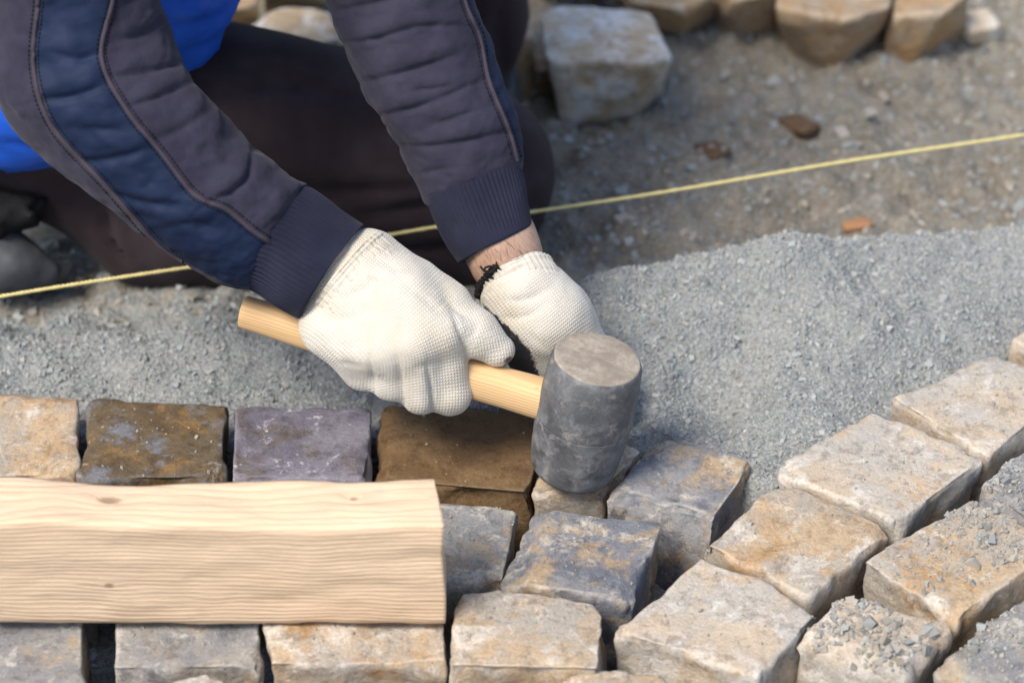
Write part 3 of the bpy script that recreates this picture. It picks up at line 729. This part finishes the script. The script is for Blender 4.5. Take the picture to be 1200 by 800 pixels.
def bounds(groups, m=.01):
    lo = np.min([np.minimum(c_[0]-c_[1], c_[2]-c_[3]) for k, cs in groups for c_ in cs], 0)-m
    hi = np.max([np.maximum(c_[0]+c_[1], c_[2]+c_[3]) for k, cs in groups for c_ in cs], 0)+m
    return lo, hi
def sdf_part(name, prims, kall, h, mat, noise=None, parent=person, post=None):
    g = pack(prims); v, f = surface(body_fun(g, kall, noise), *bounds(g), h)
    if post is not None: v = post(v, f)
    me = mesh_np(name, v-PL, f)
    o = link(name, me, mat, parent); return o, v, f, g
def fold_dist(px, py, line):
    L_ = np.array(catmull(line, 6)); sl_ = np.hypot(*np.diff(L_, axis=0).T); tot = sl_.sum(); best = np.full(px.shape, 1e9); pos = np.zeros(px.shape); acc = 0
    for (x0, y0), (x1, y1), l in zip(L_[:-1], L_[1:], sl_):
        dx, dy = x1-x0, y1-y0; t = np.clip(((px-x0)*dx+(py-y0)*dy)/(l*l), 0, 1); s = np.hypot(px-x0-t*dx, py-y0-t*dy)
        side = np.sign((px-x0)*dy-(py-y0)*dx); m = s < np.abs(best); best = np.where(m, s*np.where(side == 0, 1, side), best); pos = np.where(m, (acc+t*l)/tot, pos); acc += l
    return best, pos
def folds(lines, amp, width):
    """press traced creases into a surface: a narrow valley with the cloth lapping softly over one side, fading out at both ends"""
    def post(v, f):
        n = vnormals(v, f); px, py, d = proj(v); face = np.clip(-(n@FW)*2+.4, 0, 1)
        dd = np.zeros(len(v))
        for ln_ in lines:
            w = ln_[2] if len(ln_) > 2 else width; a_ = ln_[1]*amp; s, t = fold_dist(px, py, ln_[0])
            fade = np.sqrt(np.clip(np.sin(np.pi*np.clip(t, .03, .97)), 0, 1))
            val = -np.exp(-(s/(w*.75))**2)
            lap = .55*np.exp(-((s-2.6*w)/(2.4*w))**2) + .25*np.exp(-((s+3*w)/(3.0*w))**2)
            dd += a_*fade*(val*.75+lap)
        return v + n*(dd*face)[:, None]
    return post

# --- trousers: right leg kneeling, left shin upright behind
tr = [(.05, [[(30, 60, 1.87, 118), (150, 105, 1.875, 92), (300, 146, 1.89, 88), (450, 172, 1.92, 84), (550, 203, 1.955, 76)],
            [(550, 203, 1.955, 78), (540, 262, 1.975, 58), (430, 268, 1.965, 56), (300, 270, 1.955, 55), (185, 262, 1.945, 52), (160, 268, 1.945, 46)],
            [(190, 246, 1.945, 42), (80, 212, 1.925, 26), (-60, 203, 1.91, 34)],
            [(30, 40, 1.87, 110), (-60, -40, 1.86, 150)],
            [(-60, -40, 1.88, 140), (140, -180, 1.88, 110), (420, -330, 1.9, 95), (560, -330, 1.95, 72)]]),
      (.02, [[(560, -330, 1.95, 66), (566, -60, 2.05, 51), (566, 20, 2.07, 47), (562, 92, 2.10, 38)]])]
tf = [([(500, 130), (545, 175), (600, 185)], .7, 8), ([(330, 250), (400, 280), (470, 278)], .9, 7), ([(250, 70), (300, 85), (380, 90)], .6, 9), ([(250, 120), (330, 100), (420, 118)], 1, 12), ([(420, 250), (520, 235), (600, 240)], 1, 9), ([(470, 290), (540, 285)], 1, 8), ([(300, 215), (400, 222), (520, 215)], 1.2, 10), ([(560, 120), (600, 170), (612, 230)], .8, 9),
      ([(120, 240), (132, 280), (150, 308)], 1.3, 4), ([(590, -20), (585, 40), (592, 90)], .8, 6)]
sdf_part('trousers', tr, .03, .0055, M['trouser'], lambda g: .003*fbm(g, 18, 2, 4), post=folds(tf, .009, 9))
bo, *_ = sdf_part('boot', [(.02, [[(-90, 185, 1.90, 38), (-30, 240, 1.90, 30), (-14, 278, 1.90, 26)], [(-24, 285, 1.90, 26), (16, 308, 1.905, 22), (54, 320, 1.91, 17)], [(-40, 306, 1.905, 22), (20, 320, 1.91, 18)]])], .01, .003, M['boot'], lambda g: .0015*fbm(g, 40, 2, 6))
sdf_part('sole', [(.004, [[(-40, 326, 1.915, 12), (58, 333, 1.92, 11)]])], .01, .003, M['black'], parent=bo)
bo, *_ = sdf_part('boot', [(.03, [[(560, 60, 2.11, 44), (560, 112, 2.12, 44)], [(560, 125, 2.12, 36), (556, 160, 2.06, 32)]])], .02, .005, M['boot'])
sdf_part('boot_lining', [(.01, [[(-40, 250, 1.885, 32), (28, 248, 1.885, 24)]])], .01, .003, M['black'], lambda g: .004*fbm(g, 120, 3, 6))
# --- vest and jacket body
vt = [(.06, [[(50, 30, 1.83, 138), (95, -120, 1.78, 165), (190, -300, 1.68, 190), (230, -420, 1.60, 190)], [(150, -60, 1.80, 118), (170, -40, 1.80, 102)], [(30, 118, 1.84, 66), (-60, 100, 1.85, 75)]])]
vf = [([(0, 132), (60, 150)], 1, 5), ([(0, 165), (60, 172)], 1, 5), ([(200, 30), (260, 20)], 1, 6), ([(205, 60), (250, 50)], 1, 5), ([(210, 0), (280, -10)], 1, 6), ([(0, 112), (40, 125)], .8, 4)]
sdf_part('vest', vt, .04, .0055, M['vest'], lambda g: .006*fbm(g, 34, 3, 14), post=folds(vf, .004, 6))

# --- sleeves: cross-sections traced left/right, tubes with real depth
def sleeve_tube(secs, n, ns, flat=.92):
    """secs: rows (Lx, Ly, Rx, Ry, depth)"""
    s = catmull(secs, n); V = []
    th = np.linspace(0, 2*np.pi, ns, endpoint=False)
    for lx, ly, rx, ry, d in s:
        l, r = P(lx, ly, d), P(rx, ry, d); c = (l+r)/2; e = (r-l)/2; w = np.linalg.norm(e)
        V.append(c + e*np.sin(th)[:, None] - FW*(w*flat)*np.cos(th)[:, None])
    V = np.array(V); return V.reshape(-1, 3), tube_faces(len(s), ns), len(s), ns
def cast(bv, line, lift=.0006, step=3.0):
    """lay a traced line on a surface"""
    pts = []
    ln_ = catmull(line, 14)
    for x, y in ln_:
        dv = P(x, y, 1.0)-CAM; dv = dv/np.linalg.norm(dv); h = bv.ray_cast(Vector(CAM), Vector(dv))
        if h[0] is not None: pts.append(np.array(h[0]) + np.array(h[1])*lift*(1 if Vector(h[1]).dot(Vector(dv)) < 0 else -1))
    return np.array(pts)
def make_sleeve(secs, flds, panel_test, seams, noise_seed, cuff, cuff_n=64):
    v, f, nr, ns = sleeve_tube(secs, 22, 168)
    n = vnormals(v, f)
    if (n[nr//2*ns]@FW) > 0: f = f[:, ::-1]
    v = v + vnormals(v, f)*(.0016*fbm(v, 26, 2, noise_seed)+.0005*fbm(v, 90, 2, noise_seed+3))[:, None]
    v = v + vnormals(v, f)*(.0016*fbm(v@np.array([[1.6, .2, 0], [.2, 1, 0], [0, 0, 2.2]]), 34, 3, noise_seed+40))[:, None]
    v = folds(flds, .0030, 7)(v, f)
    ctr = v[f].mean(1); px, py, d = proj(ctr); nf = vnormals(v, f)[f].mean(1)
    pan = panel_test(px, py, nf@FW)
    bv = bvh(v, f)
    def sub(name, mask, mat, parent):
        ids, inv = np.unique(f[mask], return_inverse=True)
        me = mesh_np(name, v[ids]-PL, inv.reshape(-1, 4)); return link(name, me, mat, parent)
    so = sub('sleeve', ~pan, M['fleece'], person); sub('side_panel', pan, M['navy'], so)
    for ln_ in seams:
        p = cast(bv, ln_, .0002)
        p[1:-1] = (p[:-2]+2*p[1:-1]+p[2:])/4; vv, ff = polytube(p, .0014, 8); link('seam', mesh_np('seam', vv-PL, ff), M['seam'], so)
        c_ = np.array(catmull(ln_, 40)); t_ = np.gradient(c_, axis=0); t_ /= np.linalg.norm(t_, axis=1, keepdims=True); o_ = np.stack([-t_[:, 1], t_[:, 0]], -1)
        ar = np.concatenate([[0], np.cumsum(np.hypot(*np.diff(c_, axis=0).T))]); VV, FF, nb_ = [], [], 0
        for sgn in (-5.5, 5.5):                                   # a row of stitches on each side of the seam
            for a0 in np.arange(4, ar[-1]-4, 5.2):
                q = [np.array([np.interp(a0+e, ar, c_[:, k]+o_[:, k]*sgn) for k in (0, 1)]) for e in (0, 1.5, 3.0)]
                pp = cast(bv, q, .0002)
                if len(pp) > 3 and np.linalg.norm(pp[-1]-pp[0]) < .006: w1, w2 = polytube(pp[::4], .00045, 4); VV.append(w1); FF.append(w2+nb_); nb_ += len(w1)
        if VV: link('stitching', mesh_np('stitching', np.vstack(VV)-PL, np.vstack(FF)), M['black'], so)
    # ribbed cuff
    s = catmull(cuff, 24); th = np.linspace(0, 2*np.pi, cuff_n*6, endpoint=False); V = []
    for j, (lx, ly, rx, ry, dd) in enumerate(s):
        l, r = P(lx, ly, dd), P(rx, ry, dd); c = (l+r)/2; e = (r-l)/2; w = np.linalg.norm(e); t = j/(len(s)-1)
        rb = 1 + .018*np.cos(th*cuff_n)*min(1, 2.2*(1-t)+.02, 4*t+.25)
        V.append(c + (e*np.sin(th)[:, None] - FW*(w*.9)*np.cos(th)[:, None])*rb[:, None])
    last = V[-1]; c = last.mean(0); dirv = V[-1].mean(0)-V[-3].mean(0)
    V.append(c+(last-c)*.95+dirv*.35); V.append(c+(last-c)*.90-dirv*.3); V.append(c+(last-c)*.88-dirv*4)
    V = np.array(V); vv = V.reshape(-1, 3); ff = tube_faces(len(V), len(th))
    if (vnormals(vv, ff)[len(s)//2*len(th)]@FW) > 0: ff = ff[:, ::-1]
    vv = vv + vnormals(vv, ff)*(.0012*fbm(vv, 30, 2, noise_seed+9))[:, None]
    link('cuff', mesh_np('cuff', vv-PL, ff), M['rib'], so)
    return so
near = [(-60, -330, 175, -320, 1.50), (-30, -170, 178, -165, 1.545), (-12, -60, 180, -60, 1.585), (-8, 25, 192, 10, 1.61), (-6, 105, 214, 72, 1.625), (30, 165, 248, 118, 1.63), (98, 222, 290, 170, 1.635), (168, 277, 326, 194, 1.64), (235, 316, 356, 212, 1.645), (275, 336, 361, 219, 1.65), (296, 338, 356, 232, 1.652), (305, 336, 350, 246, 1.653)]
nseam1 = [(46, -60), (45, 0), (40, 80), (62, 148), (125, 218), (190, 290), (215, 306)]
nseam2 = [(140, -60), (132, 0), (119, 68), (148, 128), (190, 180), (222, 222), (240, 236)]
nseam3 = [(240, 236), (266, 246), (296, 270), (321, 287)]
npoly = nseam1 + [(290, 345), (330, 300)] + nseam3[::-1] + nseam2[::-1]
nf_ = [([(132, 90), (170, 85), (214, 74)], 1.3, 5), ([(152, 126), (190, 112), (228, 96)], 1.2, 5), ([(186, 164), (215, 150), (248, 126)], .9, 6), ([(246, 236), (272, 224), (290, 206), (297, 174)], 1.5, 5),
       ([(135, 48), (165, 40), (198, 10)], 1.2, 6), ([(48, 118), (90, 112), (128, 96)], 1.2, 6), ([(86, 190), (130, 186), (176, 174)], 1.0, 6), ([(130, 226), (170, 238), (225, 240)], 1.2, 7),
       ([(60, 60), (90, 70), (120, 62)], .9, 6), ([(100, 150), (140, 152)], .7, 5), ([(180, 270), (220, 262), (270, 268)], .7, 8), ([(140, 10), (180, -20)], .8, 6)]
make_sleeve(near, nf_, lambda px, py, nz: np.where(nz < .1, inside(px, py, npoly), False), [nseam1, nseam2, nseam3],
            3, [(283, 336, 358, 220, 1.648), (300, 343, 372, 228, 1.65), (325, 358, 398, 245, 1.652), (350, 371, 427, 263, 1.655)])
far_ = [(330, -250, 520, -250, 1.625), (352, -130, 536, -130, 1.66), (372, -40, 546, -45, 1.68), (386, 12, 556, -2, 1.69), (406, 66, 574, 46, 1.70), (440, 126, 592, 98, 1.705), (470, 180, 606, 146, 1.71), (492, 224, 613, 180, 1.712), (499, 238, 612, 194, 1.713), (508, 246, 606, 206, 1.714)]
fseam = [(536, -60), (544, 0), (562, 44), (573, 95), (596, 152), (606, 188)]
fpoly = fseam + [(640, 200), (640, -60)]
ff_ = [([(393, 52), (440, 46), (490, 32), (540, 30)], 1.1, 5), ([(418, 98), (470, 86), (538, 64)], 1.3, 5), ([(436, 138), (500, 122), (566, 94)], 1.1, 5), ([(462, 172), (520, 170), (598, 154)], 1.2, 5), ([(380, 16), (440, 4), (520, -14)], 1, 6), ([(470, 110), (530, 100)], .7, 4), ([(486, 205), (530, 196)], .7, 5), ([(500, 148), (560, 130)], .6, 4)]
make_sleeve(far_, ff_, lambda px, py, nz: np.where(nz < .35, inside(px, py, fpoly), False), [fseam], 13,
            [(496, 231, 609, 193, 1.712), (504, 246, 612, 208, 1.712), (524, 284, 619, 242, 1.712), (538, 307, 623, 263, 1.712)])

sdf_part('jacket_yoke', [(.05, [[(58, -318, 1.505, 124), (110, -380, 1.53, 150), (235, -420, 1.60, 195), (350, -340, 1.63, 150), (428, -250, 1.63, 100)]])], .03, .0055, M['fleece'], lambda g: .003*fbm(g, 24, 2, 44))
# --- bare wrists, neck and head: one body under the clothes
bd = [(.02, [[(300, 235, 1.652, 34), (385, 300, 1.655, 36), (420, 330, 1.66, 38)], [(300, 235, 1.652, 34), (100, 110, 1.63, 45), (82, -60, 1.585, 45), (62, -300, 1.51, 45)],
             [(540, 200, 1.712, 34), (582, 275, 1.714, 36), (597, 312, 1.717, 32), (612, 338, 1.720, 24)], [(540, 200, 1.712, 34), (460, 0, 1.69, 50), (430, -230, 1.63, 55)],
             [(62, -300, 1.51, 45), (230, -400, 1.60, 110), (430, -240, 1.63, 45)], [(230, -400, 1.60, 110), (300, -560, 1.55, 95), (330, -640, 1.53, 120)],
             [(330, -640, 1.53, 150), (372, -700, 1.51, 160)], [(420, -600, 1.49, 60), (430, -590, 1.48, 40)], [(455, -640, 1.46, 22), (470, -620, 1.45, 24)]])]
sdf_part('body', bd, .02, .0045, M['skin'])
sdf_part('knit_cap', [(.03, [[(310, -690, 1.53, 165), (365, -740, 1.51, 170)]])], .02, .006, M['rib'])

# fine hair on the bare wrist
_b = bpy.data.objects['body'].data; _bv = bvh([tuple(q.co) for q in _b.vertices], [tuple(p.vertices) for p in _b.polygons]); VV, FF, nb_ = [], [], 0
for _ in range(150):
    x, y = random.uniform(552, 630), random.uniform(268, 326); dv = P(x, y, 1)-CAM; dv /= np.linalg.norm(dv); h = _bv.ray_cast(Vector(CAM-PL), Vector(dv))
    if h[0] is None: continue
    p0 = np.array(h[0]); nn_ = np.array(h[1]); t_ = np.array([random.gauss(.5, .35), random.gauss(-.2, .2), random.gauss(-.7, .3)]); t_ -= nn_*(t_@nn_); t_ /= np.linalg.norm(t_); L_ = random.uniform(.004, .008)
    w1, w2 = polytube([p0, p0+t_*L_*.5+nn_*.0008, p0+t_*L_+nn_*.0009], [.00006, .00005, .00003], 3); VV.append(w1); FF.append(w2+nb_); nb_ += len(w1)
ah = link('arm_hair', mesh_np('arm_hair', np.vstack(VV), np.vstack(FF)), M['hair'], bpy.data.objects['body']); ah['kind'] = 'stuff'
# --- gloves
def knit_coords(v, line, flip=1):
    """stitch coordinates: arc length along a traced centre line and signed distance from it"""
    px, py, d = proj(v); L_ = np.array(catmull(line, 10)); best = np.full(len(v), 1e9); a = np.zeros(len(v)); b = np.zeros(len(v)); acc = 0
    for (x0, y0), (x1, y1) in zip(L_[:-1], L_[1:]):
        dx, dy = x1-x0, y1-y0; l = math.hypot(dx, dy); t = ((px-x0)*dx+(py-y0)*dy)/(l*l); tc = np.clip(t, 0, 1)
        s = np.hypot(px-x0-tc*dx, py-y0-tc*dy); m = s < best; best[m] = s[m]
        a[m] = (acc+np.clip(t, -1e9 if acc == 0 else 0, None)*l)[m]; b[m] = (((px-x0)*dy-(py-y0)*dx)/l)[m]; acc += l
    b = b + (d-d.mean())*FPX/1.68*.2
    return np.stack([b, a, np.zeros_like(a)], -1)*1.66/FPX
def fold_push(v, f, lines, amp=.0016, w=5):
    return folds(lines, amp, w)(v, f)
def glove(name, prims, kall, line, coat_fun, creases, cuff_secs, label, lift):
    g = pack(prims)
    v, f = surface(body_fun(g, kall, lambda q: .0008*fbm(q, 55, 2, 3)), *bounds(g, .006), .00165)
    v = fold_push(v, f, creases); n = vnormals(v, f)
    px, py, d = proj(v)
    me = mesh_np(name, v-PL, f); attr(me, 'knit', knit_coords(v, line), 'FLOAT_VECTOR'); attr(me, 'coat', coat_fun(px, py, d, n, v, g))
    o = link(name, me, M['glove'], person); o['label'] = label
    # ribbed wrist band with a rolled edge
    s = catmull(cuff_secs, 14); nb = 200; th = np.linspace(0, 2*np.pi, nb, endpoint=False); V = []
    for j, (lx, ly, rx, ry, dd, fl) in enumerate(s):
        l, r = P(lx, ly, dd), P(rx, ry, dd); c = (l+r)/2; e = (r-l)/2; w = np.linalg.norm(e)
        rb = 1+.012*np.cos(th*40)+.02*vnoise(np.stack([np.cos(th)*1.6, np.sin(th)*1.6, np.full(nb, j*.25)], -1), 5)
        V.append(c + (e*np.sin(th)[:, None] - FW*(w*fl)*np.cos(th)[:, None])*rb[:, None] + UP*(lift*np.cos(th))[:, None])
    c0 = V[0].mean(0); dv = V[0].mean(0)-V[2].mean(0)
    lip = [c0+(V[0]-c0)*.80+dv*-1.2, c0+(V[0]-c0)*.86+dv*.1, c0+(V[0]-c0)*.94+dv*.45, c0+(V[0]-c0)*1.0+dv*.35]
    V = np.array(lip+V); vv = V.reshape(-1, 3); ff = tube_faces(len(V), nb)
    if (vnormals(vv, ff)[len(V)//2*nb]@FW) > 0: ff = ff[:, ::-1]
    vv = vv + vnormals(vv, ff)*(.0011*fbm(vv, 70, 2, 8))[:, None]
    me = mesh_np('wrist_band', vv-PL, ff); kc = np.stack([np.tile(th*.03, len(V)), np.repeat(np.arange(len(V))*.0012, nb), np.zeros(len(vv))], -1)
    attr(me, 'knit', kc, 'FLOAT_VECTOR'); attr(me, 'coat', np.zeros(len(vv))); link('wrist_band', me, M['glove'], o)
    return o, V
D = DH
def c3(*q): return [(a, b, D+dd, r) for a, b, dd, r in q]
rg = [(.016, [c3((428, 300, -.020, 28), (470, 345, -.028, 30), (514, 390, -.030, 29)), c3((410, 314, -.024, 30), (482, 398, -.036, 30)), c3((396, 330, -.022, 31), (448, 402, -.034, 30)), c3((384, 346, -.014, 29), (390, 385, -.016, 30), (416, 404, -.024, 29)),
               c3((440, 300, -.010, 26), (500, 345, -.014, 28)), c3((430, 340, .0, 34), (480, 380, -.004, 36)), c3((388, 370, -.004, 26), (420, 410, -.006, 30))]),
      (.004, [c3((516, 392, -.028, 28), (527, 461, -.010, 25), (518, 456, .018, 22), (512, 425, .028, 20))]),
      (.004, [c3((482, 400, -.036, 29), (493, 459, -.016, 25), (484, 452, .016, 22), (480, 424, .028, 20))]),
      (.005, [c3((449, 403, -.034, 28), (458, 444, -.016, 24), (452, 440, .014, 22), (448, 412, .026, 20))]),
      (.006, [c3((417, 402, -.024, 28), (426, 432, -.010, 24), (422, 430, .012, 21), (418, 404, .022, 19))]),
      (.010, [c3((490, 335, -.012, 28), (522, 358, -.016, 26), (556, 387, -.018, 24), (584, 410, -.014, 20.5))])]
def rcoat(px, py, d, n, v, g):
    th = np.min([cone(v, *c_) for c_ in g[-1][1][-1:]], axis=0)
    pd = n@np.array([.1, .75, -.65])
    c_ = sstep(.25, .75, pd)*sstep(D-.02, D+.004, d)
    tip = sstep(578, 598, px)*sstep(.006, -.001, th)*sstep(405, 425, py)
    return np.maximum(c_, tip*.75)
rline = [(385, 300), (440, 350), (485, 400), (500, 450), (504, 500)]
rcr = [([(545, 372), (532, 362), (522, 352)], 1.2, 4), ([(528, 366), (542, 400), (550, 436)], 1.8, 4), ([(507, 488), (506, 462), (500, 425)], 1.9, 3.5), ([(474, 480), (471, 452), (466, 420)], 1.6, 4), ([(440, 466), (437, 440), (432, 415)], 1.2, 4), ([(470, 330), (500, 352), (520, 372)], .7, 5), ([(395, 425), (425, 428)], .6, 4), ([(488, 430), (520, 424)], .5, 4), ([(400, 350), (425, 340), (445, 325)], .7, 7), ([(385, 375), (415, 372), (440, 362)], .6, 7), ([(430, 300), (455, 310), (470, 325)], .6, 6), ([(560, 380), (552, 395)], .5, 4)]
D1 = D-.018
glove('glove', rg, .006, rline, rcoat, rcr, [(360, 368, 443, 272, D1, .78), (366, 372, 450, 278, D1, .78), (372, 381, 462, 287, D1, .78), (376, 392, 474, 296, D1, .74)], 'white knit glove wrapped round the mallet handle', .0015)
E = 1.712
def c4(*q): return [(a, b, E+dd, r) for a, b, dd, r in q]
lg = [(.014, [c4((592, 348, -.004, 27), (612, 385, .0, 27), (640, 425, .008, 24)), c4((608, 340, -.010, 29), (640, 380, -.006, 29), (664, 408, .006, 26)), c4((624, 334, -.008, 28), (652, 366, -.002, 29), (676, 404, .010, 25)), c4((634, 332, .004, 24), (662, 368, .012, 26), (684, 402, .022, 22)), c4((605, 350, .012, 28), (640, 390, .02, 28))]),
      (.004, [c4((640, 425, .010, 24), (648, 465, .022, 20), (650, 492, .022, 17))]), (.004, [c4((664, 408, .006, 25), (674, 452, .020, 21), (676, 492, .022, 17))]),
      (.004, [c4((676, 404, .010, 24), (700, 450, .024, 20), (704, 488, .022, 17))]), (.004, [c4((684, 402, .022, 22), (720, 440, .034, 18), (726, 470, .03, 16))]),
      (.008, [c4((588, 372, -.006, 20), (604, 402, -.004, 19), (622, 432, .002, 17), (632, 445, .006, 14))])]
def lcoat(px, py, d, n, v, g):
    th = np.min([cone(v, *c_) for c_ in g[-1][1][1:]], axis=0)
    c_ = sstep(.0025, -.0005, th)*sstep(382, 398, py)
    pd = n@np.array([-.72, -.15, -.62]); c2 = sstep(.45, .8, pd)*sstep(376, 392, py)
    return np.maximum(np.maximum(c_, c2), sstep(0, 22, (py-398)-(px-625)*.9)*sstep(640, 600, px-(py-400)*.3))
lline = [(590, 310), (630, 365), (665, 410), (690, 460)]
lcr = [([(590, 352), (620, 350), (650, 335)], .7, 5), ([(585, 372), (612, 372), (640, 358)], .6, 5), ([(622, 392), (640, 410)], .7, 4)]
lo, LV = glove('glove', lg, .006, lline, lcoat, lcr, [(560, 347, 647, 307, E-.002, .8), (563, 353, 651, 314, E-.002, .82), (567, 364, 660, 328, E-.002, .78), (573, 376, 668, 340, E-.002, .72)], 'white knit glove with black coated palm reaching behind the mallet', .013)
# frayed black hem and loose thread on the far glove
rim_ = LV[2]; cen_ = rim_.mean(0); hp_ = rim_[148:187]; hp_ = cen_ + (hp_-cen_)*1.02 + UP*.0012
vv, ff = polytube(hp_, .0029*(1+.3*np.sin(np.arange(len(hp_))*1.7)), 8); hem = link('hem', mesh_np('hem', vv-PL, ff), M['black'], lo)
_x, _y, _d = proj(hp_[24]); _d -= .004
tp = catmull([(_x+6, _y+2, _d), (_x, _y-2, _d-.002), (_x-4, _y-9, _d-.003), (_x+3, _y-12, _d-.003), (_x+8, _y-8, _d-.003), (_x+2, _y-4, _d-.003), (_x-4, _y-6, _d-.003), (_x-9, _y-12, _d-.002)], 8)
vv, ff = polytube(np.array([P(*q) for q in tp]), .0007, 6); link('thread', mesh_np('thread', vv-PL, ff), M['black'], lo)
